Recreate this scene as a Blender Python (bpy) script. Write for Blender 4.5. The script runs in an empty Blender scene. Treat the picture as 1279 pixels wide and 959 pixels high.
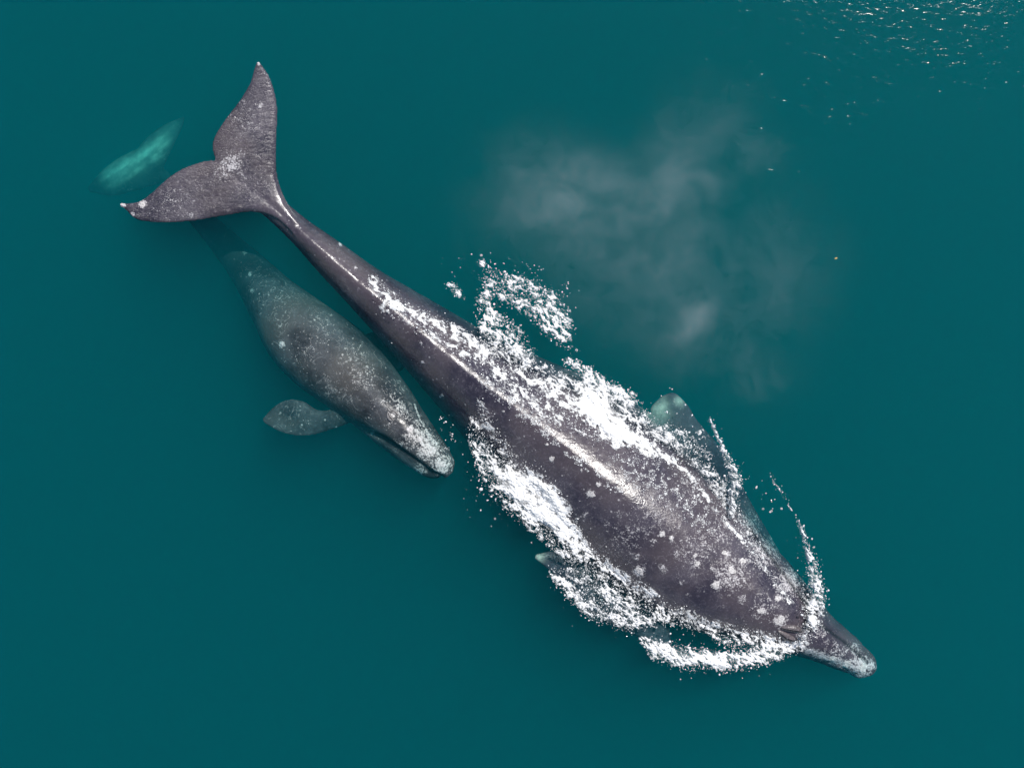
import bpy, bmesh, math, random
import numpy as np
from mathutils import Vector
from mathutils.bvhtree import BVHTree

random.seed(7)
rng = np.random.default_rng(7)
sc = bpy.context.scene

# ------------------------------------------------------------------ camera
H = 22.0                    # drone height above the water (m)
WID = 16.6                  # width of sea in view (m)
S = WID / 1279.0            # metres per photo pixel at the water line
cam = bpy.data.cameras.new("camera")
cam.sensor_width = 36.0
cam.lens = 36.0 * H / WID
cam.clip_end = 2000.0
camo = bpy.data.objects.new("camera", cam)
sc.collection.objects.link(camo)
camo.location = (0, 0, H)
sc.camera = camo

# ------------------------------------------------------------------ sky and sun
ZEN = math.radians(29.6)
AZ = math.atan2(0.56, 0.83)          # towards +x from +y
sdir = Vector((math.sin(ZEN) * math.sin(AZ), math.sin(ZEN) * math.cos(AZ), math.cos(ZEN)))
world = bpy.data.worlds.new("World")
sc.world = world
world.use_nodes = True
wn = world.node_tree.nodes
sky = wn.new("ShaderNodeTexSky")
sky.sky_type = 'NISHITA'
sky.sun_disc = False
sky.sun_elevation = math.pi / 2 - ZEN
sky.sun_rotation = AZ
sky.dust_density = 0.2
bg = wn["Background"]
bg.inputs["Strength"].default_value = 0.07
world.node_tree.links.new(sky.outputs[0], bg.inputs[0])
sun = bpy.data.lights.new("sun", 'SUN')
sun.energy = 4.2
sun.angle = math.radians(0.9)
sun.color = (1.0, 0.96, 0.91)
suno = bpy.data.objects.new("sun", sun)
sc.collection.objects.link(suno)
suno.rotation_euler = sdir.to_track_quat('Z', 'Y').to_euler()
suno.location = sdir * 60

# ------------------------------------------------------------------ render settings
sc.view_settings.view_transform = 'Standard'
sc.view_settings.look = 'None'
sc.view_settings.exposure = 0.16
sc.view_settings.gamma = 1.0
cy = sc.cycles
cy.max_bounces = 8
cy.diffuse_bounces = 3
cy.glossy_bounces = 3
cy.transmission_bounces = 4
cy.volume_bounces = 2
cy.transparent_max_bounces = 12
cy.sample_clamp_indirect = 4.0
cy.use_adaptive_sampling = True
cy.adaptive_threshold = 0.03
cy.use_denoising = True
try:
    cy.denoiser = 'OPENIMAGEDENOISE'
except Exception:
    pass
cy.volume_step_rate = 1.0
cy.volume_max_steps = 128

# ------------------------------------------------------------------ helpers
def P(px, py, z=0.0):
    """photo pixel -> point on the level z (z comes from what the thing lies in or on)"""
    k = S * (H - z) / H
    return ((px - 639.5) * k, (479.5 - py) * k, z)

def Pn(px, py, z):
    k = S * (H - z) / H
    return np.stack([(px - 639.5) * k, (479.5 - py) * k, z], -1)

def topx(co):
    k = S * (H - co[:, 2]) / H
    return co[:, 0] / k + 639.5, 479.5 - co[:, 1] / k

_lat = rng.random((64, 64, 64)).astype(np.float32)
def vnoise(x, y, z=0.0):
    x = np.asarray(x, dtype=np.float64); y = np.asarray(y, dtype=np.float64)
    z = np.zeros_like(x) + z
    xi = np.floor(x).astype(int); yi = np.floor(y).astype(int); zi = np.floor(z).astype(int)
    fx = x - xi; fy = y - yi; fz = z - zi
    fx = fx * fx * (3 - 2 * fx); fy = fy * fy * (3 - 2 * fy); fz = fz * fz * (3 - 2 * fz)
    def L(a, b, c): return _lat[(xi + a) & 63, (yi + b) & 63, (zi + c) & 63]
    x00 = L(0,0,0) * (1 - fx) + L(1,0,0) * fx
    x10 = L(0,1,0) * (1 - fx) + L(1,1,0) * fx
    x01 = L(0,0,1) * (1 - fx) + L(1,0,1) * fx
    x11 = L(0,1,1) * (1 - fx) + L(1,1,1) * fx
    return (x00 * (1 - fy) + x10 * fy) * (1 - fz) + (x01 * (1 - fy) + x11 * fy) * fz

def fbm(x, y, z=0.0, oct=4):
    t = 0; a = 0.5; s = 0
    for i in range(oct):
        t = t + a * vnoise(x * 2 ** i + 17.3 * i, y * 2 ** i + 5.1 * i, z * 2 ** i + 3.7 * i)
        s += a; a *= 0.5
    return t / s

def sstep(a, b, x):
    t = np.clip((x - a) / (b - a), 0, 1)
    return t * t * (3 - 2 * t)

def hermite(xs, ys, x):
    xs = np.asarray(xs, float); ys = np.asarray(ys, float)
    m = np.gradient(ys, xs, axis=0)
    i = np.clip(np.searchsorted(xs, x) - 1, 0, len(xs) - 2)
    h = (xs[i + 1] - xs[i]); t = (x - xs[i]) / h
    if ys.ndim > 1: h = h[:, None]; t = t[:, None]
    t2 = t * t; t3 = t2 * t
    return ((2*t3 - 3*t2 + 1) * ys[i] + (t3 - 2*t2 + t) * h * m[i]
            + (-2*t3 + 3*t2) * ys[i + 1] + (t3 - t2) * h * m[i + 1])

def resample(pts, n):
    p = np.asarray(pts, float)
    d = np.r_[0, np.cumsum(np.hypot(*np.diff(p, axis=0).T))]
    return hermite(d, p, np.linspace(0, d[-1], n))

def seg_dist(px, py, pts):
    """distance to polyline and parameter index along it"""
    best = np.full(px.shape, 1e9); par = np.zeros(px.shape)
    for i in range(len(pts) - 1):
        ax, ay = pts[i][:2]; bx, by = pts[i + 1][:2]
        dx, dy = bx - ax, by - ay
        t = np.clip(((px - ax) * dx + (py - ay) * dy) / (dx * dx + dy * dy + 1e-9), 0, 1)
        d = np.hypot(px - ax - t * dx, py - ay - t * dy)
        k = d < best
        best[k] = d[k]; par[k] = i + t[k]
    return best, par

def mesh_obj(name, verts, faces, mat=None, parent=None, smooth=True):
    me = bpy.data.meshes.new(name)
    me.from_pydata(verts, [], faces)
    me.update()
    if mat: me.materials.append(mat)
    if smooth: me.polygons.foreach_set("use_smooth", np.ones(len(me.polygons), dtype=bool))
    o = bpy.data.objects.new(name, me)
    sc.collection.objects.link(o)
    if parent: o.parent = parent
    return o

def fast_mesh(name, V, F, mat, parent=None):
    """numpy arrays, faces all of one size"""
    me = bpy.data.meshes.new(name)
    n = F.shape[1]
    me.vertices.add(len(V)); me.vertices.foreach_set("co", V.astype(np.float32).ravel())
    me.loops.add(F.size); me.loops.foreach_set("vertex_index", F.astype(np.int32).ravel())
    me.polygons.add(len(F))
    me.polygons.foreach_set("loop_start", np.arange(0, F.size, n, dtype=np.int32))
    me.polygons.foreach_set("use_smooth", np.ones(len(F), dtype=bool))
    me.update(calc_edges=True); me.validate()
    me.materials.append(mat)
    o = bpy.data.objects.new(name, me)
    sc.collection.objects.link(o)
    if parent: o.parent = parent
    return o

def tag(o, label, cat=None, kind=None, group=None):
    o["label"] = label
    if cat: o["category"] = cat
    if kind: o["kind"] = kind
    if group: o["group"] = group
    return o

class NT:
    def __init__(self, name):
        self.m = bpy.data.materials.new(name); self.m.use_nodes = True
        self.t = self.m.node_tree; self.t.nodes.clear()
        self.out = self.t.nodes.new("ShaderNodeOutputMaterial")
    def n(self, typ, **kw):
        nd = self.t.nodes.new(typ)
        for k, v in kw.items():
            if k.startswith("_"): setattr(nd, k[1:], v)
        return nd
    def l(self, a, b): self.t.links.new(a, b)
    def val(self, sock, v):
        if isinstance(v, bpy.types.NodeSocket): self.l(v, sock)
        else: sock.default_value = v
    def math(self, op, a, b=0.0, clamp=False):
        nd = self.n("ShaderNodeMath"); nd.operation = op; nd.use_clamp = clamp
        self.val(nd.inputs[0], a); self.val(nd.inputs[1], b)
        return nd.outputs[0]
    def ramp(self, v, a, b, c=0.0, d=1.0):
        nd = self.n("ShaderNodeMapRange"); nd.interpolation_type = 'SMOOTHSTEP'
        self.val(nd.inputs[0], v)
        for i, q in enumerate((a, b, c, d)): nd.inputs[i + 1].default_value = q
        return nd.outputs[0]
    def noise(self, vec, scale, detail=2.0, rough=0.5, dist=0.0):
        nd = self.n("ShaderNodeTexNoise")
        self.l(vec, nd.inputs["Vector"])
        nd.inputs["Scale"].default_value = scale; nd.inputs["Detail"].default_value = detail
        nd.inputs["Roughness"].default_value = rough; nd.inputs["Distortion"].default_value = dist
        return nd.outputs[0]
    def voro(self, vec, scale, feature='F1', rnd=1.0):
        nd = self.n("ShaderNodeTexVoronoi"); nd.feature = feature
        self.l(vec, nd.inputs["Vector"]); nd.inputs["Scale"].default_value = scale
        nd.inputs["Randomness"].default_value = rnd
        return nd
    def mix(self, f, a, b):
        nd = self.n("ShaderNodeMix"); nd.data_type = 'RGBA'
        self.val(nd.inputs[0], f)
        for s, v in ((nd.inputs[6], a), (nd.inputs[7], b)):
            if isinstance(v, tuple): s.default_value = (*v, 1.0)
            else: self.l(v, s)
        return nd.outputs[2]
    def attr(self, name):
        nd = self.n("ShaderNodeAttribute"); nd.attribute_name = name
        return nd.outputs["Fac"]
    def coords(self, scale=(1, 1, 1), rot=(0, 0, 0)):
        tc = self.n("ShaderNodeTexCoord"); mp = self.n("ShaderNodeMapping")
        self.l(tc.outputs["Object"], mp.inputs[0])
        mp.inputs["Scale"].default_value = scale; mp.inputs["Rotation"].default_value = rot
        return mp.outputs[0]

# ------------------------------------------------------------------ materials
def water_material():
    m = NT("sea_water")
    c1 = m.coords((1.0, 1.9, 1.0), (0, 0, math.radians(38)))
    c2 = m.coords((1.0, 1.5, 1.0), (0, 0, math.radians(-20)))
    c0 = m.coords()
    h = m.math('ADD', m.math('MULTIPLY', m.noise(c1, 6.5, 3.0, 0.6, 0.8), 1.15),
               m.math('MULTIPLY', m.noise(c2, 1.3, 2.0, 0.5, 0.3), 2.2))
    gust = m.ramp(m.noise(c0, 0.22, 2.0), 0.38, 0.62, 0.8, 1.15)   # patches of livelier ripple
    h = m.math('MULTIPLY', h, gust)
    bp = m.n("ShaderNodeBump"); bp.inputs["Strength"].default_value = 1.0
    bp.inputs["Distance"].default_value = 0.0025
    m.l(h, bp.inputs["Height"])
    gl = m.n("ShaderNodeBsdfGlossy"); gl.distribution = 'BECKMANN'; gl.inputs["Roughness"].default_value = 0.15
    m.l(bp.outputs[0], gl.inputs["Normal"])
    tr = m.n("ShaderNodeBsdfTransparent")
    lw = m.n("ShaderNodeLayerWeight"); lw.inputs[0].default_value = 0.5
    f5 = m.math('POWER', lw.outputs["Facing"], 5.0)
    f = m.math('ADD', m.math('MULTIPLY', f5, 0.98), 0.021)
    mx = m.n("ShaderNodeMixShader")
    m.l(f, mx.inputs[0]); m.l(tr.outputs[0], mx.inputs[1]); m.l(gl.outputs[0], mx.inputs[2])
    m.l(mx.outputs[0], m.out.inputs["Surface"])
    vs = m.n("ShaderNodeVolumeScatter")
    vs.inputs["Color"].default_value = (0.002, 0.80, 0.93, 1)
    vs.inputs["Density"].default_value = 0.33
    vs.inputs["Anisotropy"].default_value = 0.40
    va = m.n("ShaderNodeVolumeAbsorption")
    va.inputs["Color"].default_value = (0.0, 0.80, 0.815, 1)
    va.inputs["Density"].default_value = 0.82
    ad = m.n("ShaderNodeAddShader")
    m.l(vs.outputs[0], ad.inputs[0]); m.l(va.outputs[0], ad.inputs[1])
    m.l(ad.outputs[0], m.out.inputs["Volume"])
    return m.m

def skin_material(name, dark, mid, pale, scratch, wet):
    m = NT(name)
    c = m.coords()
    pal = m.attr("pale"); film = m.attr("film"); drk = m.attr("dark")
    big = m.noise(c, 1.6, 4.0, 0.6)
    col = m.mix(m.ramp(big, 0.35, 0.68), dark, mid)
    col = m.mix(m.math('MULTIPLY', m.ramp(m.noise(c, 0.9, 3.0), 0.45, 0.65), 0.6), col, (mid[0] * 1.08, mid[1] * 0.98, mid[2] * 0.86))
    fine = m.noise(c, 22.0, 4.0, 0.65, 0.4)
    col = m.mix(m.math('MULTIPLY', m.ramp(fine, 0.5, 0.75), 0.35), col, tuple(min(1, q * 2.4) for q in mid))
    # healed scratches: thin contour lines of a stretched noise, broken up by a second one
    sv = m.noise(m.coords((1, 1, 1), (0, 0, 0.6)), 4.2, 2.0, 0.5, 1.2)
    ln = m.ramp(m.math('ABSOLUTE', m.math('SUBTRACT', sv, 0.5)), 0.001, 0.010, 1.0, 0.0)
    ln = m.math('MULTIPLY', ln, m.ramp(m.noise(c, 3.1, 2.0), 0.42, 0.60))
    col = m.mix(m.math('MULTIPLY', ln, scratch), col, pale)
    # small round scars
    vo = m.voro(c, 7.0)
    dot = m.math('MULTIPLY', m.ramp(vo.outputs["Distance"], 0.07, 0.16, 1.0, 0.0),
                 m.ramp(m.noise(c, 5.0, 1.0), 0.52, 0.60))
    vo2 = m.voro(c, 16.0)
    dot2 = m.math('MULTIPLY', m.ramp(vo2.outputs["Distance"], 0.10, 0.2, 1.0, 0.0),
                  m.ramp(m.noise(c, 2.3, 2.0), 0.56, 0.64))
    col = m.mix(m.math('MULTIPLY', m.math('MAXIMUM', dot, dot2), 0.55), col, pale)
    # crusted patches
    brk = m.noise(c, 13.0, 5.0, 0.7, 0.3)
    brk2 = m.voro(c, 34.0)
    msk = m.math('ADD', pal, m.math('MULTIPLY', m.math('SUBTRACT', brk, 0.5), 1.6))
    msk = m.math('SUBTRACT', msk, m.math('MULTIPLY', m.ramp(brk2.outputs["Distance"], 0.3, 0.7), 0.28))
    msk = m.math('MULTIPLY', m.ramp(msk, 0.36, 0.86), m.ramp(pal, 0.0, 0.12))
    col = m.mix(m.math('MULTIPLY', msk, 0.92), col, pale)
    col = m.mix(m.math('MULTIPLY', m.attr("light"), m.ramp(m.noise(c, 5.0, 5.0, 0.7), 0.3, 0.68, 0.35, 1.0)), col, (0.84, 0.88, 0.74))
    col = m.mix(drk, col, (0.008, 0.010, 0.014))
    pr = m.n("ShaderNodeBsdfPrincipled")
    m.l(col, pr.inputs["Base Color"])
    rg = m.ramp(m.noise(c, 9.0, 3.0), 0.3, 0.7, wet, wet + 0.16)
    m.l(m.math('ADD', rg, m.math('MULTIPLY', msk, 0.2)), pr.inputs["Roughness"])
    # skin under water is index-matched and loses most of its gloss
    sx = m.n("ShaderNodeSeparateXYZ"); gp = m.n("ShaderNodeNewGeometry"); m.l(gp.outputs["Position"], sx.inputs[0])
    m.l(m.ramp(sx.outputs[2], -0.03, 0.0, 0.04, 0.55), pr.inputs["Specular IOR Level"])
    # relief: skin pores, crust and the thin sheet of running water
    fw = m.noise(m.coords((1, 3.2, 1), (0, 0, math.radians(28))), 5.5, 4.0, 0.6, 1.6)
    wav = m.math('ABSOLUTE', m.math('SUBTRACT', fw, 0.5))
    hh = m.math('ADD', m.math('MULTIPLY', m.noise(c, 30.0, 4.0, 0.6), 0.0034),
                m.math('MULTIPLY', msk, 0.006))
    hh = m.math('ADD', hh, m.math('MULTIPLY', m.noise(c, 6.0, 4.0, 0.6), 0.010))
    hh = m.math('ADD', hh, m.math('MULTIPLY', m.math('MULTIPLY', wav, film), 0.030))
    bp = m.n("ShaderNodeBump"); bp.inputs["Distance"].default_value = 1.0
    m.l(hh, bp.inputs["Height"])
    m.l(bp.outputs[0], pr.inputs["Normal"])
    m.l(pr.outputs[0], m.out.inputs["Surface"])
    return m.m

def simple(name, col, rough=0.5, bump=0.0, bscale=40.0, spec=0.5, var=0.0):
    m = NT(name)
    c = m.coords()
    pr = m.n("ShaderNodeBsdfPrincipled")
    cc = m.mix(m.ramp(m.noise(c, bscale * 0.6, 3.0), 0.3, 0.7), col, tuple(q * (1 - var) for q in col))
    m.l(cc, pr.inputs["Base Color"])
    pr.inputs["Roughness"].default_value = rough
    pr.inputs["Specular IOR Level"].default_value = spec
    if bump:
        bp = m.n("ShaderNodeBump"); bp.inputs["Distance"].default_value = bump
        m.l(m.noise(c, bscale, 3.0), bp.inputs["Height"])
        m.l(bp.outputs[0], pr.inputs["Normal"])
    m.l(pr.outputs[0], m.out.inputs["Surface"])
    return m.m

M_WATER = water_material()
M_SKIN = skin_material("adult_skin", (0.030, 0.027, 0.043), (0.083, 0.074, 0.093), (0.58, 0.56, 0.58), 0.18, 0.17)
M_CALF = skin_material("calf_skin", (0.022, 0.025, 0.031), (0.084, 0.089, 0.098), (0.64, 0.63, 0.62), 0.42, 0.28)
def foam_material():
    m = NT("foam"); c = m.coords()
    pr = m.n("ShaderNodeBsdfPrincipled"); pr.inputs["Base Color"].default_value = (0.86, 0.87, 0.88, 1)
    pr.inputs["Roughness"].default_value = 0.30; pr.inputs["Specular IOR Level"].default_value = 0.4
    bp = m.n("ShaderNodeBump"); bp.inputs["Distance"].default_value = 0.006
    m.l(m.noise(c, 45.0, 3.0), bp.inputs["Height"]); m.l(bp.outputs[0], pr.inputs["Normal"])
    tr = m.n("ShaderNodeBsdfTransparent"); mx = m.n("ShaderNodeMixShader")
    th = m.attr("thick")
    f = m.math('MULTIPLY', m.math('ADD', th, m.math('MULTIPLY', m.math('SUBTRACT', m.noise(c, 30.0, 4.0, 0.65), 0.5), m.ramp(th, 0.2, 0.9, 0.9, 0.15)), clamp=True), 1.12, clamp=True)
    m.l(f, mx.inputs[0]); m.l(tr.outputs[0], mx.inputs[1]); m.l(pr.outputs[0], mx.inputs[2])
    m.l(mx.outputs[0], m.out.inputs["Surface"])
    return m.m
def drop_material():
    m = NT("droplet_water")
    g = m.n("ShaderNodeNewGeometry")
    rnd = g.outputs["Random Per Island"]
    pr = m.n("ShaderNodeBsdfPrincipled"); pr.inputs["Base Color"].default_value = (0.88, 0.89, 0.90, 1)
    pr.inputs["Roughness"].default_value = 0.08; pr.inputs["Specular IOR Level"].default_value = 0.6
    tr = m.n("ShaderNodeBsdfTransparent"); mx = m.n("ShaderNodeMixShader")
    gl = m.n("ShaderNodeBsdfGlossy"); gl.inputs["Roughness"].default_value = 0.08
    m2 = m.n("ShaderNodeMixShader"); m2.inputs[0].default_value = 0.10
    m.l(tr.outputs[0], m2.inputs[1]); m.l(gl.outputs[0], m2.inputs[2])
    m.l(m.ramp(rnd, 0.2, 0.8, 0.15, 0.95), mx.inputs[0]); m.l(m2.outputs[0], mx.inputs[1]); m.l(pr.outputs[0], mx.inputs[2])
    m.l(mx.outputs[0], m.out.inputs["Surface"])
    return m.m
M_FOAM = foam_material(); M_DROP = drop_material()
M_BARN = simple("barnacle_shell", (0.68, 0.66, 0.66), 0.6, 0.006, 60.0, 0.4, 0.45)
M_SAND = simple("sea_floor_sand", (0.10, 0.10, 0.08), 0.9, 0.05, 2.0, 0.2, 0.4)
M_HOLE = simple("blowhole_skin", (0.012, 0.011, 0.014), 0.3, 0.004, 40.0)
M_LIP = simple("blowhole_lip_skin", (0.16, 0.14, 0.15), 0.3, 0.006, 40.0, 0.5, 0.5)
M_CLIP = simple("calf_blowhole_lip_skin", (0.36, 0.35, 0.35), 0.4, 0.006, 50.0, 0.2, 0.6)
M_LEAF = simple("yellow_leaf", (0.45, 0.34, 0.06), 0.5, 0.002, 40.0)

# ------------------------------------------------------------------ sea
def box(name, x, z0, z1, mat):
    v = [(sx * x, sy * x, z) for z in (z0, z1) for sy in (-1, 1) for sx in (-1, 1)]
    f = [(0, 2, 3, 1), (4, 5, 7, 6), (0, 1, 5, 4), (2, 6, 7, 3), (0, 4, 6, 2), (1, 3, 7, 5)]
    return mesh_obj(name, v, f, mat, smooth=False)

water = tag(box("water", 700.0, -32.0, 0.0, M_WATER), "deep teal sea water with fine ripples", kind="structure")
seabed = tag(box("seabed", 690.0, -31.5, -30.0, M_SAND), "dark sandy sea floor far below the water", kind="structure")

# ------------------------------------------------------------------ whales
def loft(stations, frame, N=220, M=72, zmid=None):
    """stations: u, v, halfwidth(px), ztop, zbot, shape.  frame: origin px, axis, normal"""
    st = np.array(stations, float)
    u = np.linspace(st[0, 0], st[-1, 0], N)
    q = hermite(st[:, 0], st[:, 1:], u)
    O, A, Nn = [np.array(k, float) for k in frame]
    th = np.linspace(0, 2 * np.pi, M, endpoint=False)
    ct, sn = np.cos(th), np.sin(th)
    V = []
    for i in range(N):
        v, hw, zt, zb, pw = q[i]
        hw = max(hw, 0.6)
        zc = zb + (zt - zb) * 0.46
        pp = np.where(sn > 0, pw, 2.1)
        lx = np.sign(ct) * np.abs(ct) ** (2 / pp) * hw
        lz = np.where(sn > 0, zc + (zt - zc) * np.abs(sn) ** (2 / pp), zc - (zc - zb) * np.abs(sn) ** (2 / pp))
        c = O + A * u[i] + Nn * v
        k = S * (H - zc) / H
        x = (c[0] - 639.5) * k + Nn[0] * lx * k
        y = (479.5 - c[1]) * k - Nn[1] * lx * k
        V.append(np.stack([x, y, lz], -1))
    V = np.array(V)
    F = []
    for i in range(N - 1):
        for j in range(M):
            a, b = i * M + j, i * M + (j + 1) % M
            F.append((a, b, b + M, a + M))
    flat = V.reshape(-1, 3)
    F.append(tuple(range(M))[::-1]); F.append(tuple(range((N - 1) * M, N * M)))
    return flat, F

def wing(lead, trail, zs, thick, N=60, K=16, tmin=0.05):
    """fin lofted root to tip; zs, thick are (root, mid, tip)"""
    L, T = resample(lead, N), resample(trail, N)
    s = np.linspace(0, 1, N)
    z = hermite([0, .5, 1], zs, s); t = hermite([0, .5, 1], thick, s)
    V = []
    c = np.linspace(0, 1, K)
    prof = np.sqrt(c) * (1 - c) * 2.6
    for i in range(N):
        p = L[i] + (T[i] - L[i]) * c[:, None]
        h = np.maximum(prof * t[i], 0) * 0.5 + tmin * 0.5 * np.clip(1.2 * np.minimum(c, 1 - c) * 10, 0.25, 1)
        up = Pn(p[:, 0], p[:, 1], np.full(K, z[i])); dn = up.copy()
        up[:, 2] += h; dn[:, 2] -= h
        V.append(np.concatenate([up, dn[::-1]]))
    M = 2 * K
    V = np.array(V).reshape(-1, 3)
    F = [(i * M + j, i * M + (j + 1) % M, (i + 1) * M + (j + 1) % M, (i + 1) * M + j) for i in range(N - 1) for j in range(M)]
    F.append(tuple(range(M))[::-1]); F.append(tuple(range((N - 1) * M, N * M)))
    return V, F

def fuse(pieces, voxel, smooth_it, name, mat, parent, sharpen=None):
    V = []; F = []; o = 0
    for v, f in pieces:
        V += [tuple(q) for q in v]; F += [tuple(i + o for i in k) for k in f]; o += len(v)
    me = bpy.data.meshes.new("tmp"); me.from_pydata(V, [], F); me.update()
    bm = bmesh.new(); bm.from_mesh(me); bmesh.ops.recalc_face_normals(bm, faces=bm.faces); bm.to_mesh(me); bm.free()
    ob = bpy.data.objects.new("tmp", me); sc.collection.objects.link(ob)
    r = ob.modifiers.new("r", 'REMESH'); r.mode = 'VOXEL'; r.voxel_size = voxel; r.use_smooth_shade = True
    s = ob.modifiers.new("s", 'SMOOTH'); s.factor = 0.5; s.iterations = smooth_it
    dg = bpy.context.evaluated_depsgraph_get()
    me2 = bpy.data.meshes.new_from_object(ob.evaluated_get(dg))
    bpy.data.objects.remove(ob); bpy.data.meshes.remove(me)
    me2.name = name; me2.materials.clear(); me2.materials.append(mat)
    me2.polygons.foreach_set("use_smooth", np.ones(len(me2.polygons), dtype=bool))
    o = bpy.data.objects.new(name, me2); sc.collection.objects.link(o); o.parent = parent
    return o

def getco(me):
    a = np.empty(len(me.vertices) * 3, np.float32); me.vertices.foreach_get("co", a)
    b = np.empty(len(me.vertices) * 3, np.float32); me.vertices.foreach_get("normal", b)
    return a.reshape(-1, 3).astype(float), b.reshape(-1, 3).astype(float)

def setattr_f(me, name, arr):
    at = me.attributes.new(name, 'FLOAT', 'POINT'); at.data.foreach_set("value", np.clip(arr, 0, 1).astype(np.float32))

def blobs(x, y, lst):
    r = np.zeros_like(x)
    for bx, by, br, s in lst:
        r = np.maximum(r, s * np.exp(-(((x - bx) ** 2 + (y - by) ** 2) / (br * br))))
    return r

# ---- adult: u runs from the tail stock to the snout, v towards the sunny flank
AF = ((335, 245), (0.7865, 0.6176), (0.6176, -0.7865))
adult_st = [
    # u,  v,   hw,   top,   bottom, shape
    (-48, -8,   7,   0.03, -0.06, 2.0),
    (-20, -8,  13,   0.09, -0.18, 1.8),
    (20,  -8,  15,   0.10, -0.32, 1.7),
    (60, -10,  17,   0.14, -0.42, 1.6),
    (100, -12.5, 22, 0.17, -0.55, 1.55),
    (165, -16, 29,   0.20, -0.78, 1.55),
    (217, -17, 37,   0.22, -0.98, 1.55),
    (270, -18, 46,   0.25, -1.15, 1.5),
    (340, -20, 58,   0.31, -1.35, 1.46),
    (400, -18, 72,   0.39, -1.50, 1.44),
    (475, -17, 90,   0.51, -1.65, 1.44),
    (560, -19, 101,  0.60, -1.72, 1.5),
    (640, -24, 98,   0.56, -1.65, 1.7),
    (700, -26, 88,   0.45, -1.52, 1.85),
    (750, -25, 74,   0.37, -1.36, 1.85),
    (800, -17, 58,   0.28, -1.18, 1.8),
    (840, -13, 44,   0.19, -1.02, 1.75),
    (872, -10, 34,   0.03, -0.90, 1.8),
    (907, -5,  26,  -0.07, -0.78, 1.9),
    (936, -2,  19.5,  -0.12, -0.66, 2.0),
    (955, -1,   13,  -0.19, -0.52, 2.0),
    (961, 0,    5,  -0.26, -0.42, 2.0),
]
adult = bpy.data.objects.new("gray_whale", None); sc.collection.objects.link(adult)
right_fluke = wing([(380, 284), (358, 252), (347, 222), (345, 196), (346, 165), (346, 130), (341, 108), (333, 90), (323, 77)],
                   [(345, 268), (300, 235), (272, 206), (265, 182), (279, 152), (299, 126), (314, 99), (317, 88), (321, 78)],
                   (0.03, 0.04, 0.00), (0.16, 0.09, 0.015))
left_fluke = wing([(372, 298), (345, 274), (316, 265), (285, 269), (235, 277), (192, 278), (168, 273), (158, 263), (149, 255)],
                  [(352, 262), (305, 222), (268, 200), (242, 205), (215, 218), (190, 240), (175, 251), (160, 254), (150, 254)],
                  (0.03, 0.04, 0.00), (0.16, 0.09, 0.015))
right_flipper = wing([(975, 690), (930, 612), (903, 562), (872, 526), (855, 501), (841, 490), (826, 495)],
                     [(900, 680), (885, 630), (868, 590), (845, 556), (822, 530), (812, 511), (825, 496)],
                     (-0.80, -0.62, -0.50), (0.30, 0.14, 0.05), tmin=0.06)
left_flipper = wing([(840, 820), (790, 792), (745, 772), (712, 744), (688, 714), (668, 697)],
                    [(830, 750), (780, 735), (742, 716), (716, 699), (690, 688), (669, 692)],
                    (-0.75, -0.50, -0.38), (0.30, 0.14, 0.05), tmin=0.06)
AV, AFc = loft(adult_st, AF, 300, 88)
abody = fuse([(AV, AFc), right_fluke, left_fluke, right_flipper, left_flipper], 0.020, 5, "body", M_SKIN, adult)
me = abody.data
co, no = getco(me)
px, py = topx(co)
du = (px - 335) * 0.7865 + (py - 245) * 0.6176
dv = (px - 335) * 0.6176 - (py - 245) * 0.7865
up = np.clip(no[:, 2], 0, 1)
spots = [(689, 573, 6, .9), (683, 555, 3.5, .9), (747, 605, 5, 1), (738, 617, 8, .95), (629, 514, 3, .9), (726, 587, 3, .9),
         (798, 713, 10, 1.1), (827, 667, 6, 1), (838, 672, 5, 1), (894, 730, 7, 1.2), (772, 641, 7, .75), (731, 643, 6, .7),
         (785, 661, 4, .8), (797, 661, 4, .8), (815, 676, 6, .8), (781, 675, 8, .7), (796, 694, 9, .75), (828, 710, 9, .75),
         (851, 728, 4, .8), (871, 704, 6, .9), (890, 710, 6, .9), (868, 694, 5, .85), (909, 692, 7, .8), (974, 775, 12, 1),
         (950, 763, 8, .9), (972, 747, 8, .9), (425, 305, 4, 1.1), (444, 335, 3, 1.1), (526, 428, 3.5, 1), (528, 452, 3.5, .9),
         (552, 494, 3.5, .9), (470, 352, 5, .7), (500, 380, 3, .8), (757, 655, 5, .6), (846, 690, 7, .7), (860, 742, 6, .6),
         (926, 748, 8, .8), (880, 670, 8, .6), (850, 655, 7, .6), (900, 655, 9, .6), (820, 640, 7, .55), (935, 700, 10, .7),
         (323, 79, 4, 1.2), (152, 256, 6, 1.2), (178, 255, 7, 1.15), (166, 268, 5, 1.1), (326, 132, 4, 1.1), (238, 270, 5, .9)]
regions = [(912, 716, 36, .74), (955, 760, 26, .66), (870, 690, 50, .56), (820, 640, 60, .50), (900, 660, 45, .58), (780, 670, 55, .50), (955, 690, 34, .78), (985, 725, 30, .82), (935, 655, 28, .7), (860, 610, 40, .5), (700, 600, 50, .34),
           (735, 630, 35, .36), (290, 205, 24, .80), (278, 212, 16, .7), (305, 150, 45, .50), (215, 250, 48, .48), (310, 230, 30, .4), (1075, 832, 22, 1.0),
           (1045, 815, 22, .74), (1025, 790, 22, .6), (1065, 812, 18, .7), (1000, 790, 16, .62), (985, 735, 26, .5), (540, 420, 50, .25), (940, 650, 40, .45)]
pale = np.maximum(blobs(px, py, spots), blobs(px, py, regions)) * sstep(0.0, 0.3, up)
light = blobs(px, py, [(822, 510, 14, .8), (848, 502, 7, .5), (671, 694, 9, .6)])
snout_edge, _ = seg_dist(px, py, [(1010, 812), (1045, 826), (1078, 836), (1090, 830)])
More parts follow.
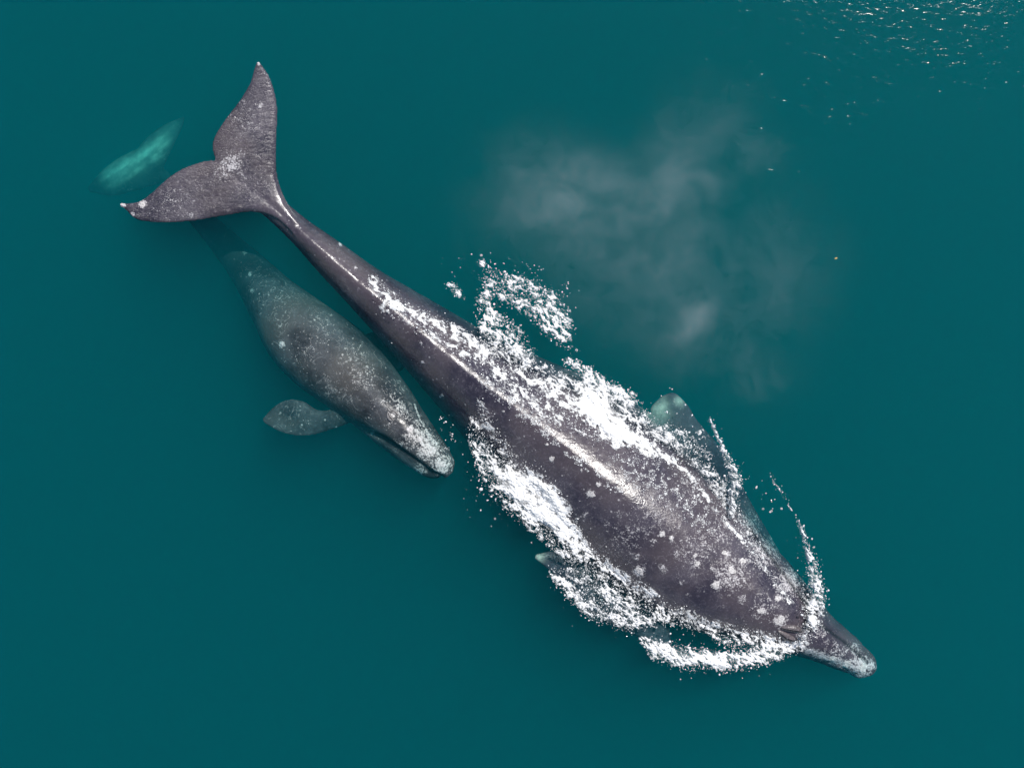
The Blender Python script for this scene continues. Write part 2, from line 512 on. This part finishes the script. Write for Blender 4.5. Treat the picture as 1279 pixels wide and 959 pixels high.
pale = np.maximum(pale, 0.95 * np.exp(-(snout_edge / 7.5) ** 2) * (du > 860))
film = sstep(20, -25, du) * sstep(0.5, 0.8, up)
film = np.maximum(film, 0.03)
# the fine crease that splits the blowholes from the snout and the jaw line
jaw, _ = seg_dist(px, py, [(935, 660), (970, 705), (1000, 745), (1020, 775), (1062, 806), (1084, 826)])
dark = 0.75 * np.exp(-(jaw / 2.2) ** 2) * (du > 700)
disp = 0.012 * (fbm(co[:, 0] * 3, co[:, 1] * 3, co[:, 2] * 3, 3) - 0.5)
ridge = np.exp(-((dv + 12) / 12) ** 2) * sstep(40, 90, du) * sstep(400, 300, du)
disp += 0.030 * ridge * fbm(du / 17.0, du * 0 + 3.3, 0, 2)
disp += 0.022 * np.clip(blobs(px, py, spots) - 0.4, 0, 1) * fbm(px * .5, py * .5, 0, 2) * up
disp -= 0.030 * np.exp(-(jaw / 3.0) ** 2) * (du > 860)
disp += 0.05 * (fbm(co[:, 0] * 9, co[:, 1] * 9, co[:, 2] * 9, 3) - 0.5) * sstep(865, 925, du)
disp *= sstep(-20, 30, du) * 0.9 + 0.1
co2 = co + no * disp[:, None]
me.vertices.foreach_set("co", co2.astype(np.float32).ravel()); me.update()
setattr_f(me, "light", light); setattr_f(me, "pale", pale); setattr_f(me, "film", film); setattr_f(me, "dark", dark)
tag(adult, "huge dark grey adult whale with pale barnacle blotches breaking the surface amid white foam", "whale")

# ---- calf
CF = ((285, 300), (0.6862, 0.7274), (0.7274, -0.6862))
calf_st = [
    (-146, -4,  4, -1.79, -1.86, 2.0),
    (-128, -5,  7, -1.74, -1.90, 1.9),
    (-70,  -6, 12, -1.56, -1.96, 1.8),
    (-20,  -6, 16, -1.32, -1.86, 1.8),
    (40,   -7, 24, -0.92, -1.62, 1.85),
    (92, -11.5, 34.5, -0.46, -1.36, 1.9),
    (140,  -14, 47, -0.15, -1.28, 1.95),
    (185,  -10, 52, -0.06, -1.26, 1.95),
    (236,  -4, 48, -0.02, -1.18, 1.95),
    (270,  -2, 42, -0.02, -1.06, 1.9),
    (292,  0, 37,  0.00, -0.96, 1.85),
    (325,  0, 30.5,  0.00, -0.80, 1.8),
    (358,  0, 25, -0.04, -0.64, 1.8),
    (385,  1, 18.5, -0.10, -0.50, 1.9),
    (398,  1, 12.5, -0.16, -0.40, 2.0),
    (403,  0,  5, -0.20, -0.34, 2.0),
]
# wide lower jaw that shows beyond the narrow upper one
jaw_st = [
    (215, -2, 40, -0.50, -1.10, 2.1),
    (268, -5, 40, -0.30, -1.05, 2.1),
    (300, -5, 36, -0.22, -0.92, 2.1),
    (330, -6, 30.5, -0.20, -0.80, 2.1),
    (365, -5, 24, -0.20, -0.66, 2.1),
    (390, -4, 15.5, -0.22, -0.54, 2.1),
    (398, -4, 8, -0.28, -0.46, 2.1),
]
calf = bpy.data.objects.new("gray_whale_calf", None); sc.collection.objects.link(calf)
cfl = wing([(440, 500), (412, 512), (397, 512), (379, 501), (360, 499), (342, 508), (328, 523)],
           [(455, 520), (430, 531), (412, 537), (392, 543), (370, 544), (347, 538), (330, 528)],
           (-0.62, -0.50, -0.45), (0.22, 0.10, 0.03), tmin=0.05)
cfr = wing([(455, 455), (480, 470), (500, 464), (513, 447), (522, 428)],
           [(440, 425), (462, 415), (486, 410), (505, 412), (520, 420)],
           (-0.75, -0.85, -0.95), (0.20, 0.10, 0.03), tmin=0.05)
ckr = wing([(196, 228), (208, 202), (219, 178), (227, 161), (231, 148)],
           [(165, 208), (172, 186), (190, 166), (211, 153), (229, 146)],
           (-1.80, -1.78, -2.05), (0.12, 0.07, 0.02), tmin=0.05)
ckl = wing([(210, 225), (190, 232), (165, 240), (140, 245), (112, 240)],
           [(190, 180), (168, 187), (147, 198), (126, 214), (110, 234)],
           (-1.80, -1.78, -2.05), (0.12, 0.07, 0.02), tmin=0.05)
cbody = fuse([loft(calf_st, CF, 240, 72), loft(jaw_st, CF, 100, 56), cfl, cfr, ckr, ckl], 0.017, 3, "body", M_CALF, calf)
me = cbody.data
co, no = getco(me)
px, py = topx(co)
du = (px - 285) * 0.6862 + (py - 300) * 0.7274
dv = (px - 285) * 0.7274 - (py - 300) * 0.6862
up = np.clip(no[:, 2], 0, 1)
cspots = [(352, 430, 5, 1.3), (305, 315, 5, .9), (312, 342, 4, .9), (315, 363, 5, .8), (464, 540, 6, .9), (445, 450, 7, .6),
          (492, 520, 8, .9), (513, 535, 7, 1), (497, 500, 4, .8), (468, 505, 5, .6), (470, 478, 6, .6), (430, 445, 6, .5), (408, 476, 4, .5)]
cregions = [(535, 560, 26, .92), (520, 543, 24, .90), (552, 580, 20, .95), (500, 518, 24, .80), (480, 500, 26, .66), (455, 470, 28, .62),
            (440, 440, 34, .48), (400, 410, 50, .42), (350, 370, 50, .44), (318, 335, 26, .40), (370, 520, 34, .44), (500, 555, 14, .6), (525, 585, 14, .75),
            (380, 450, 40, .40), (420, 490, 36, .46), (500, 480, 24, .46)]
pale = np.maximum(blobs(px, py, cspots), blobs(px, py, cregions)) * sstep(0.0, 0.4, up)
# light-coloured flukes; the soft fade outwards paints in blur from light scattered in water
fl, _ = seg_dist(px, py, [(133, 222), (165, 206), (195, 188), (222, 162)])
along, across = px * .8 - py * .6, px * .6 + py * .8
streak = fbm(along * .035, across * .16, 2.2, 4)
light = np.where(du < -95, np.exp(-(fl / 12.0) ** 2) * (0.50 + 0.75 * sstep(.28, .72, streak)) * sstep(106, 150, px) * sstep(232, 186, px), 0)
mouth, _ = seg_dist(px, py, [(462, 540), (480, 548), (500, 562), (520, 576), (538, 590), (552, 596)])
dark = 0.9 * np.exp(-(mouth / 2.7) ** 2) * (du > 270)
dark = np.maximum(dark, 0.62 * sstep(85, 5, du) * sstep(-112, -92, du))  # painted shade: tail stock darkened to blend into the adult flukes' shadow
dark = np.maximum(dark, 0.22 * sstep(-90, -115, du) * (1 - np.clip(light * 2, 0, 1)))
mouth2, _ = seg_dist(px, py, [(518, 505), (525, 525), (538, 545), (552, 565)])
pale = np.maximum(pale, 0.9 * np.exp(-(mouth2 / 1.8) ** 2))
pale *= 1 - 0.8 * blobs(px, py, [(478, 512, 9, 1), (500, 528, 8, .9), (470, 495, 10, .6)])
disp = 0.010 * (fbm(co[:, 0] * 4, co[:, 1] * 4, co[:, 2] * 4, 3) - 0.5)
disp -= 0.05 * np.exp(-(mouth / 3.0) ** 2) * (du > 270)
disp += 0.018 * sstep(0.5, 0.9, blobs(px, py, cregions[:5])) * (fbm(px * .35, py * .35, 0, 2) - 0.4) * up
co2 = co + no * disp[:, None]
me.vertices.foreach_set("co", co2.astype(np.float32).ravel()); me.update()
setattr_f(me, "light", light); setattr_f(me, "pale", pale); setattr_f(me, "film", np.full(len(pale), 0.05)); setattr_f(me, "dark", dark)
tag(calf, "smaller mottled grey whale calf swimming just under the surface beside the adult", "whale calf")

# ---- surface lookup for things that lie on the whales
def bvh_of(ob):
    me = ob.data
    return BVHTree.FromPolygons([v.co.copy() for v in me.vertices], [tuple(p.vertices) for p in me.polygons])
B_AD, B_CA = bvh_of(abody), bvh_of(cbody)
DOWN = Vector((0, 0, -1))
def skin_hit(tree, px_, py_):
    """follow the line of sight of a pixel to the skin"""
    o = Vector((0, 0, H)); d = (Vector(P(px_, py_, 0)) - o).normalized()
    h = tree.ray_cast(o, d)
    return h[0], h[1]
def top_z(x, y):
    z = np.full(x.shape, -9.0)
    for i in range(len(x)):
        h = B_AD.ray_cast(Vector((x[i], y[i], 5.0)), DOWN)
        if h[0] is not None: z[i] = h[0].z
    return z

# ---- barnacles: low cones grown into patches on the skin
def barnacle_patch(tree, px_, py_, rad, count, parent):
    loc, nor = skin_hit(tree, px_, py_)
    if loc is None: return
    q = nor.to_track_quat('Z', 'Y').to_matrix()
    cones = []
    for i in range(count):
        a = random.random() * 6.283; r = rad * math.sqrt(random.random()) * .9
        cones.append((r * math.cos(a), r * math.sin(a), random.uniform(.009, .018)))
    nr = max(5, int(rad / 0.006)); ns = 30
    ph = [random.random() * 6.283 for _ in range(4)]
    V = []; F = []
    for i in range(nr + 1):
        for j in range(ns):
            a = 6.283185 * j / ns
            edge = rad * (0.66 + .11 * math.sin(2 * a + ph[0]) + .07 * math.sin(3 * a + ph[1]) + .06 * math.sin(5 * a + ph[2]) + .05 * math.sin(9 * a + ph[3]))
            r = edge * (i + 0.02) / (nr + .02)
            x, y = r * math.cos(a), r * math.sin(a)
            hz = 0.0
            for cx, cy_, cr in cones:
                d = math.hypot(x - cx, y - cy_) / cr
                if d < 1: hz = max(hz, cr * .75 * (1 - d) if d > .35 else cr * .30)
            w = loc + q @ Vector((x, y, 0.0))
            hit = tree.ray_cast(w + nor * 0.12, -nor, 0.3)
            base = hit[0] if hit[0] is not None else w
            V.append(tuple(base + nor * (hz + 0.004 if i < nr else -0.006)))
    for i in range(nr):
        for j in range(ns):
            F.append((i * ns + j, i * ns + (j + 1) % ns, (i + 1) * ns + (j + 1) % ns, (i + 1) * ns + j))
    F.append(tuple(range(ns)))
    return mesh_obj("barnacle_patch", V, F, M_BARN, parent)

for (bx, by, br, cnt) in [(689, 573, 5, 14), (747, 605, 4, 10), (738, 617, 7, 18), (798, 713, 8, 34), (827, 667, 5, 14), (838, 672, 4, 10),
                          (894, 730, 6, 24), (914, 712, 7, 22), (928, 700, 6, 16), (905, 690, 5, 12), (974, 775, 9, 26), (950, 763, 6, 14),
                          (972, 747, 6, 14), (871, 704, 5, 10), (868, 694, 4, 8), (1078, 834, 9, 30), (1058, 829, 8, 22), (1040, 822, 7, 16),
                          (683, 555, 3, 6), (629, 514, 2, 4), (726, 587, 2, 4), (425, 305, 3, 6), (178, 255, 5, 12), (152, 256, 3, 8), (323, 79, 2, 5)]:
    barnacle_patch(B_AD, bx, by, br * S, cnt, adult)
for (bx, by, br, cnt) in [(352, 430, 4, 14), (540, 562, 7, 20), (525, 548, 6, 16), (552, 580, 7, 20), (512, 536, 6, 14)]:
    barnacle_patch(B_CA, bx, by, br * S, cnt, calf)

# ---- blowholes: two curved slits between raised lips
def blowhole(tree, px_, py_, ang, length, parent, gap, wd, lipm):
    loc, nor = skin_hit(tree, px_, py_)
    ax = Vector((math.cos(ang), math.sin(ang), 0)); ax = (ax - nor * ax.dot(nor)).normalized()
    sd = nor.cross(ax)
    for sgn in (-1, 1):
        for nm, mat, wid, hi, off in (("blowhole_lip", lipm, 0.062 * wd, 0.055 * wd, 0.0), ("blowhole", M_HOLE, 0.026 * wd, 0.061 * wd, 0.0)):
            V = []; F = []; n = 14; k = 8
            for i in range(n):
                t = i / (n - 1)
                c = loc + ax * ((t - .5) * length) + sd * (sgn * (gap * (0.45 + 0.75 * t) + 0.02 * math.sin(t * 3.14)))
                w = wid * math.sin(math.pi * (0.04 + 0.92 * t)) ** 0.6
                hh = hi * math.sin(math.pi * (0.04 + 0.92 * t)) ** 0.6
                for j in range(k):
                    a = math.pi * j / (k - 1)
                    hz = math.sin(a) * hh - 0.012
                    V.append(tuple(c + sd * (math.cos(a) * w) + nor * hz))
            for i in range(n - 1):
                for j in range(k - 1):
                    F.append((i * k + j, i * k + j + 1, (i + 1) * k + j + 1, (i + 1) * k + j))
            mesh_obj(nm, V, F, mat, parent)
blowhole(B_AD, 986, 790, math.atan2(-0.6176, 0.7865) + 0.25, 0.36, adult, 0.085, 1.1, M_LIP)
blowhole(B_CA, 490, 518, math.atan2(-0.7274, 0.6862), 0.17, calf, 0.045, 0.7, M_CLIP)

# ------------------------------------------------------------------ white water
# each patch: strokes of (px, py, radius px, density), laid on the water and on the whale's back
def stroke_field(gx, gy, strokes):
    D = np.zeros_like(gx)
    for st in strokes:
        pts = np.array(st, float)
        if len(pts) == 1: pts = np.vstack([pts, pts + [0.5, 0.5, 0, 0]])
        d, par = seg_dist(gx, gy, pts)
        r = np.interp(par, np.arange(len(pts)), pts[:, 2]); a = np.interp(par, np.arange(len(pts)), pts[:, 3])
        D = np.maximum(D, a * sstep(1.15, 0.25, d / r))
    return D

ICO_V, ICO_F = None, None
def ico():
    global ICO_V, ICO_F
    bm = bmesh.new(); bmesh.ops.create_icosphere(bm, subdivisions=1, radius=1.0)
    ICO_V = np.array([v.co[:] for v in bm.verts]); ICO_F = np.array([[v.index for v in f.verts] for f in bm.faces]); bm.free()
ico()

def droplets(name, C, R, mat):
    n = len(C)
    sc_ = R[:, None, None] * rng.uniform(0.6, 1.45, (n, 1, 3))
    a = rng.uniform(0, 6.283, n); ca, sa = np.cos(a), np.sin(a)
    v = ICO_V[None] * sc_
    x = v[..., 0] * ca[:, None] - v[..., 1] * sa[:, None]; y = v[..., 0] * sa[:, None] + v[..., 1] * ca[:, None]
    V = np.stack([x, y, v[..., 2]], -1) + C[:, None, :]
    F = ICO_F[None] + (np.arange(n) * len(ICO_V))[:, None, None]
    return V.reshape(-1, 3), F.reshape(-1, 3)

def white_water(label, strokes, ndrop, seed, hmax=0.042, fine=0.50, dens=0.60, lift=0.0, step=0.6, dsize=1.0):
    allp = np.vstack([np.array(s, float) for s in strokes])
    x0, y0 = (allp[:, :2] - allp[:, 2:3] * 1.3).min(0); x1, y1 = (allp[:, :2] + allp[:, 2:3] * 1.3).max(0)
    gx, gy = np.meshgrid(np.arange(x0, x1, step), np.arange(y0, y1, step))
    D = stroke_field(gx, gy, strokes)
    wx = gx + 10 * (fbm(gx * .05, gy * .05, seed, 3) - .5); wy = gy + 10 * (fbm(gx * .05 + 9, gy * .05, seed + 4, 3) - .5)
    wa = (wx * .7865 + wy * .6176) * 0.62; wb = wx * .6176 - wy * .7865
    lac = 1 - np.abs(fbm(wa * .07, wb * .07, seed + 1.5, 4) * 2 - 1) * 2.4              # ropes of foam
    gr = fbm(wa * fine, wb * fine, seed + 2.5, 4)                                       # curdled grain
    N = 0.85 * lac + 2.4 * (gr - 0.5) + 1.2 * (fbm(wa * .16, wb * .24, seed + 5.5, 2) - 0.5)
    ins = D > 0.02
    srt = np.sort(N[ins]); N = np.searchsorted(srt, N) / len(srt)                       # rank 0..1
    cov = np.clip(D, 0, 1.02) ** 1.5 * dens
    cov = np.maximum(cov, 0.60 + 0.42 * sstep(0.95, 1.45, D) - 10.0 * (D < 0.95))
    veil = 0.30 * sstep(0.05, 0.5, D)                                                  # thin milky film round the ropes
    keep = ins & (N > 1 - cov - veil)
    h = np.clip((N - (1 - cov)) * 1.3, 0, 1) * (0.45 + 0.55 * np.clip(D - .4, 0, 1))
    thin = np.clip((N - (1 - cov - veil)) / (veil + 1e-6), 0, 1)
    thick = 0.20 * thin ** 1.4 + np.clip((N - (1 - cov)) * 3.0, 0, 0.7)
    Q = np.clip(D - .5, 0, 1)
    thr = 0.0
    X = Pn(gx, gy, np.zeros_like(gx))
    idx = -np.ones(gx.shape, int)
    cell = keep[:-1, :-1] & keep[1:, :-1] & keep[:-1, 1:] & keep[1:, 1:]
    use = np.zeros_like(keep)
    use[:-1, :-1] |= cell; use[1:, :-1] |= cell; use[:-1, 1:] |= cell; use[1:, 1:] |= cell
    idx[use] = np.arange(use.sum())
    pts = X[use]
    zb = np.maximum(top_z(pts[:, 0], pts[:, 1]), 0.0)
    hh = h[use]
    g2 = fbm(gx[use] * 0.42, gy[use] * 0.42, seed + 7, 2)
    pts[:, 2] = zb + 0.003 + hmax * hh ** 0.8 * (0.45 + 1.1 * g2) + lift + 0.07 * sstep(1.0, 1.9, D[use]) * (0.5 + fbm(gx[use] * .12, gy[use] * .12, seed + 9, 3))
    edge = hh < 0.03
    pts[edge, 2] = zb[edge] + 0.001 + lift * 0.6
    ndrop = int(ndrop * 0.42)
    r, c = np.nonzero(cell)
    F = np.stack([idx[r, c], idx[r + 1, c], idx[r + 1, c + 1], idx[r, c + 1]], -1)
    if len(F) == 0: return None
    # thrown beads of water, thickest where the foam is torn
    w = (np.clip(D, 0, 1) ** 1.2 * sstep(0.30, 0.62, gr) * (1.15 - 0.9 * np.clip(Q - thr, 0, 1))).ravel()
    w = w / w.sum()
    k = rng.choice(w.size, ndrop, p=w)
    dx = gx.ravel()[k] + rng.normal(0, 1.2, ndrop); dy = gy.ravel()[k] + rng.normal(0, 1.6, ndrop)
    far = rng.random(ndrop) < 0.05
    dx[far] += rng.normal(0, 10, far.sum()); dy[far] += rng.normal(0, 10, far.sum())
    C = Pn(dx, dy, np.zeros(ndrop))
    zb2 = np.maximum(top_z(C[:, 0], C[:, 1]), 0.0)
    R = dsize * rng.gamma(2.0, 0.0019, ndrop) + 0.0022
    C[:, 2] = zb2 + R * 0.4 + rng.exponential(0.03 + hmax * 0.5, ndrop) * (rng.random(ndrop) < 0.6) + lift * rng.random(ndrop)
    DV, DF = droplets("d", C, R, M_DROP)
    # one patch: foam sheet (quads as two triangles) with its beads
    T = np.vstack([F[:, [0, 1, 2]], F[:, [0, 2, 3]]])
    V = np.vstack([pts, DV]); A = np.vstack([T, DF + len(pts)])
    o = fast_mesh("sea_foam", V, A, M_FOAM)
    o.data.materials.append(M_DROP)
    mi = np.zeros(len(A), np.int32); mi[len(T):] = 1
    o.data.polygons.foreach_set("material_index", mi)
    setattr_f(o.data, "thick", np.r_[np.clip(thick[use], 0, 1), np.ones(len(DV))])
    tag(o, label, "foam", "stuff")
    return o

white_water("thick churned foam along the adult whale's shaded flank", [
    [(592, 525, 9, .6), (598, 555, 16, .85), (615, 585, 22, 1.0), (645, 605, 31, 1.8), (672, 622, 31, 2.2), (692, 645, 26, 1.8), (708, 668, 22, 1.3), (735, 695, 15, .95), (775, 720, 12, .85), (815, 742, 10, .8)],
    [(606, 570, 16, .9), (625, 605, 20, 1.0), (655, 632, 22, 1.1), (690, 665, 20, .9), (715, 690, 18, .75)],
    [(600, 500, 6, .45), (612, 540, 14, .5), (640, 575, 14, .5)],
], 9000, 1.0)
white_water("lacy foam streaming over the adult whale's submerged flipper", [
    [(692, 716, 8, .8), (712, 738, 12, .85), (745, 762, 16, .85), (785, 775, 15, .85), (825, 772, 14, .75), (842, 765, 9, .7)],
    [(715, 715, 14, .5), (750, 740, 24, .66), (795, 758, 22, .72), (840, 768, 18, .72), (870, 778, 12, .7)],
    [(735, 712, 10, .5), (780, 740, 10, .6)],
], 7000, 2.0, hmax=0.045)
white_water("curved bow of dense white foam pushed up beside the adult's head", [
    [(804, 798, 7, .9), (820, 811, 15, 1.2), (855, 820, 17, 1.3), (900, 825, 15, 1.25), (940, 822, 13, 1.1), (975, 811, 14, 1.05), (1000, 803, 11, 1.0)],
    [(850, 765, 10, .7), (890, 783, 14, .8), (930, 796, 16, .9), (965, 803, 15, .97), (995, 806, 9, 1.0)],
    [(880, 782, 9, .75), (910, 800, 12, .65), (945, 812, 12, .7)],
], 7000, 3.0)
white_water("foam washing over the adult whale's tail ridge", [
    [(464, 348, 7, .85), (478, 365, 13, 1.0), (500, 385, 12, 1.0), (530, 398, 11, .95), (562, 412, 11, .9), (592, 430, 12, .9), (608, 445, 14, .9)],
    [(480, 385, 8, .5), (510, 400, 8, .5), (560, 428, 8, .55), (590, 450, 12, .6)],
], 3500, 4.0, hmax=0.05)
white_water("torn sheet of spray flung out from the adult's sunlit flank", [
    [(602, 328, 5, .75), (612, 342, 9, .75), (645, 352, 11, .8), (680, 370, 14, .85), (698, 392, 16, .85), (706, 415, 14, .75)],
    [(614, 352, 14, .8), (608, 380, 17, .8), (608, 412, 18, .85), (632, 430, 17, .85), (655, 445, 18, .85)],
    [(630, 365, 16, .8), (668, 382, 19, .85), (690, 408, 17, .82), (700, 425, 10, .7)],
    [(610, 400, 22, .55), (640, 420, 20, .6)],
    [(706, 433, 3, .8), (722, 437, 2.5, .8)],
], 8000, 5.0, hmax=0.05, lift=0.02)
white_water("foam pouring off the adult whale's sunlit shoulder", [
    [(602, 440, 16, .8), (640, 458, 22, .85), (680, 478, 26, .9), (715, 492, 28, 1.05), (745, 510, 28, 1.6), (765, 530, 24, 1.9), (785, 545, 18, 1.4), (815, 562, 12, .9)],
    [(615, 470, 22, .75), (650, 490, 24, .72), (690, 510, 24, .68), (730, 532, 18, .68), (770, 552, 10, .75)],
    [(712, 452, 9, .9), (740, 475, 15, 1.0), (770, 495, 18, 1.05), (795, 520, 18, .95), (820, 548, 16, .85)],
    [(655, 455, 16, .8), (700, 470, 10, .6)],
    [(785, 488, 4, .7), (793, 494, 4, .6)],
], 12000, 6.0)
white_water("thin foam line running along the adult's sunlit waterline", [
    [(812, 560, 9, .85), (845, 578, 7, .8), (868, 602, 5, .8), (888, 630, 4.5, .8), (915, 662, 4, .75), (940, 690, 4, .75), (960, 718, 4, .75), (985, 752, 4.5, .8)],
    [(825, 540, 12, .65), (855, 560, 13, .68), (885, 590, 12, .65), (905, 622, 12, .6), (925, 655, 9, .5), (950, 690, 8, .4)],
    [(835, 530, 6, .6), (862, 548, 6, .65), (885, 570, 7, .6)],
], 6500, 7.0, hmax=0.05)
white_water("upright splash of water thrown up behind the adult's flipper", [
    [(885, 523, 2.2, .9), (892, 540, 3, .85), (901, 560, 4, .85), (911, 582, 7, .9), (918, 600, 9, .95), (916, 620, 7, .85), (912, 642, 5, .8)],
    [(908, 595, 6, .6), (898, 612, 8, .55)], [(872, 540, 4, .7), (880, 545, 3, .6)],
    [(960, 594, 1.5, .5), (972, 612, 1.5, .5), (986, 636, 1.5, .5)],
], 2200, 8.0, hmax=0.12, lift=0.18)
white_water("sickle-shaped splash curling off the adult whale's snout", [
    [(995, 650, 2.2, .9), (1003, 672, 4, .85), (1010, 695, 7, .88), (1016, 720, 10, .95), (1018, 745, 14, 1.0), (1014, 768, 15, 1.0), (1006, 786, 10, .9), (998, 798, 9, .85)],
    [(1004, 730, 5, .4), (1002, 760, 8, .5)],
], 3500, 9.0, hmax=0.13, lift=0.15)
white_water("small loose clump of foam beside the torn spray sheet", [
    [(562, 357, 5, .85), (570, 363, 7, .9), (578, 371, 4, .8)]], 260, 10.0, hmax=0.05)

# beads of water running over the wet back
def beads(label, strokes, n, seed, size):
    allp = np.vstack([np.array(s, float) for s in strokes])
    x0, y0 = (allp[:, :2] - allp[:, 2:3]).min(0); x1, y1 = (allp[:, :2] + allp[:, 2:3]).max(0)
    gx, gy = np.meshgrid(np.arange(x0, x1, 1.0), np.arange(y0, y1, 1.0))
    w = stroke_field(gx, gy, strokes) * sstep(.45, .7, fbm(gx * .22, gy * .22, seed, 3))
    w = w.ravel() / w.sum()
    k = rng.choice(w.size, n, p=w)
    C = Pn(gx.ravel()[k] + rng.random(n), gy.ravel()[k] + rng.random(n), np.zeros(n))
    R = rng.gamma(2.0, size, n) + 0.003
    C[:, 2] = np.maximum(top_z(C[:, 0], C[:, 1]), 0.0) + R * 0.15
    V, F = droplets("d", C, R, M_DROP)
    return tag(fast_mesh("water_droplets", V, F, M_DROP), label, "droplets", "stuff")
beads("glittering beads of water on the adult whale's broad back", [
    [(770, 580, 20, .4), (815, 595, 26, .8), (850, 620, 24, .9), (880, 650, 18, .5)],
    [(610, 480, 10, .7), (660, 520, 9, .8), (720, 570, 8, .8), (770, 610, 7, .6)]], 4200, 11.0, 0.0015)
beads("stray drops scattered over open water between the two whales", [
    [(555, 525, 10, .6), (562, 545, 10, .7), (560, 560, 6, .4)], [(590, 600, 20, .1), (600, 640, 25, .06)]], 60, 12.0, 0.0035)
beads("stray drops of spray sprinkled on water past the torn spray sheet", [
    [(555, 325, 14, .2), (600, 330, 14, .3), (680, 345, 20, .6), (712, 365, 14, .7), (715, 390, 12, .5)], [(820, 490, 20, .1), (950, 620, 25, .1), (980, 620, 20, .2)]], 130, 13.0, 0.0035)

# ------------------------------------------------------------------ blow: the breath drifting over the water
def mist_material():
    m = NT("breath_mist")
    c = m.coords()
    wob = m.n("ShaderNodeTexNoise"); m.l(c, wob.inputs["Vector"]); wob.inputs["Scale"].default_value = 0.9; wob.inputs["Detail"].default_value = 5.0
    vm = m.n("ShaderNodeVectorMath"); vm.operation = 'SUBTRACT'; m.l(wob.outputs["Color"], vm.inputs[0]); vm.inputs[1].default_value = (.5, .5, .5)
    vs = m.n("ShaderNodeVectorMath"); vs.operation = 'SCALE'; m.l(vm.outputs[0], vs.inputs[0]); vs.inputs["Scale"].default_value = 1.5
    va = m.n("ShaderNodeVectorMath"); va.operation = 'ADD'; m.l(c, va.inputs[0]); m.l(vs.outputs[0], va.inputs[1])
    tot = None
    for (bx, by, z, rx, ry, rz, s) in [(872, 400, 1.0, .30, .50, .5, 1.5), (800, 330, 1.3, 1.0, .9, .7, .75), (735, 245, 1.5, 1.1, .65, .7, .85),
                                       (680, 250, 1.4, .8, .8, .7, .45), (850, 225, 1.6, .55, .8, .7, .85), (905, 150, 1.7, .5, .5, .6, .5), (955, 190, 1.6, .35, .25, .5, .45),
                                       (960, 340, 1.3, .8, 1.0, .7, .40), (940, 450, 1.0, .6, .6, .6, .28), (957, 492, .8, .16, .26, .4, .7), (855, 430, 1.0, .5, .5, .5, .5)]:
        p = P(bx, by, z)
        sb = m.n("ShaderNodeVectorMath"); sb.operation = 'SUBTRACT'; m.l(va.outputs[0], sb.inputs[0]); sb.inputs[1].default_value = p
        dv_ = m.n("ShaderNodeVectorMath"); dv_.operation = 'DIVIDE'; m.l(sb.outputs[0], dv_.inputs[0]); dv_.inputs[1].default_value = (rx * .9, ry * .9, rz)
        ln = m.n("ShaderNodeVectorMath"); ln.operation = 'DOT_PRODUCT'; m.l(dv_.outputs[0], ln.inputs[0]); m.l(dv_.outputs[0], ln.inputs[1])
        g = m.math('MULTIPLY', m.math('POWER', 0.3679, ln.outputs["Value"]), s)
        tot = g if tot is None else m.math('ADD', tot, g)
    nz = m.ramp(m.noise(m.coords((1, 1, 1), (0.4, 0.3, 0.7)), 2.0, 7.0, 0.68, 0.8), 0.38, 0.66, 0.05, 1.9)
    dens = m.math('MULTIPLY', m.math('MULTIPLY', tot, nz), 0.12)
    sv = m.n("ShaderNodeVolumeScatter"); sv.inputs["Color"].default_value = (0.90, 0.94, 0.95, 1)
    m.l(dens, sv.inputs["Density"])
    m.l(sv.outputs[0], m.out.inputs["Volume"])
    try: m.m.cycles.volume_sampling = 'MULTIPLE_IMPORTANCE'
    except Exception: pass
    return m.m
bm = bmesh.new(); bmesh.ops.create_icosphere(bm, subdivisions=4, radius=1.0)
mc = P(815, 300, 1.4)
for v in bm.verts: v.co = Vector((mc[0] + v.co.x * 4.6, mc[1] + v.co.y * 4.4, 1.50 + v.co.z * 1.42))
mm = bpy.data.meshes.new("mist"); bm.to_mesh(mm); bm.free(); mm.materials.append(mist_material())
mist = bpy.data.objects.new("mist", mm); sc.collection.objects.link(mist)
tag(mist, "thin pale cloud of exhaled breath drifting over the open water", "mist", "stuff")

# ------------------------------------------------------------------ small floating leaf
lx, ly, _ = P(1044, 323)
LV = []; LF = []
for i in range(7):
    t = i / 6; w = 0.011 * math.sin(math.pi * (0.06 + 0.88 * t))
    for j in (-1, 0, 1): LV.append((lx + (t - .5) * 0.045, ly + j * w + 0.01 * t * t, 0.004 + 0.006 * abs(j) + 0.008 * t * (1 - t)))
for i in range(6):
    for j in range(2): LF.append((i * 3 + j, i * 3 + 3 + j, i * 3 + 4 + j, i * 3 + 1 + j))
leaf = mesh_obj("floating_leaf", LV, LF, M_LEAF)
so = leaf.modifiers.new("s", 'SOLIDIFY'); so.thickness = 0.002
tag(leaf, "tiny yellow leaf floating alone on open water", "leaf")
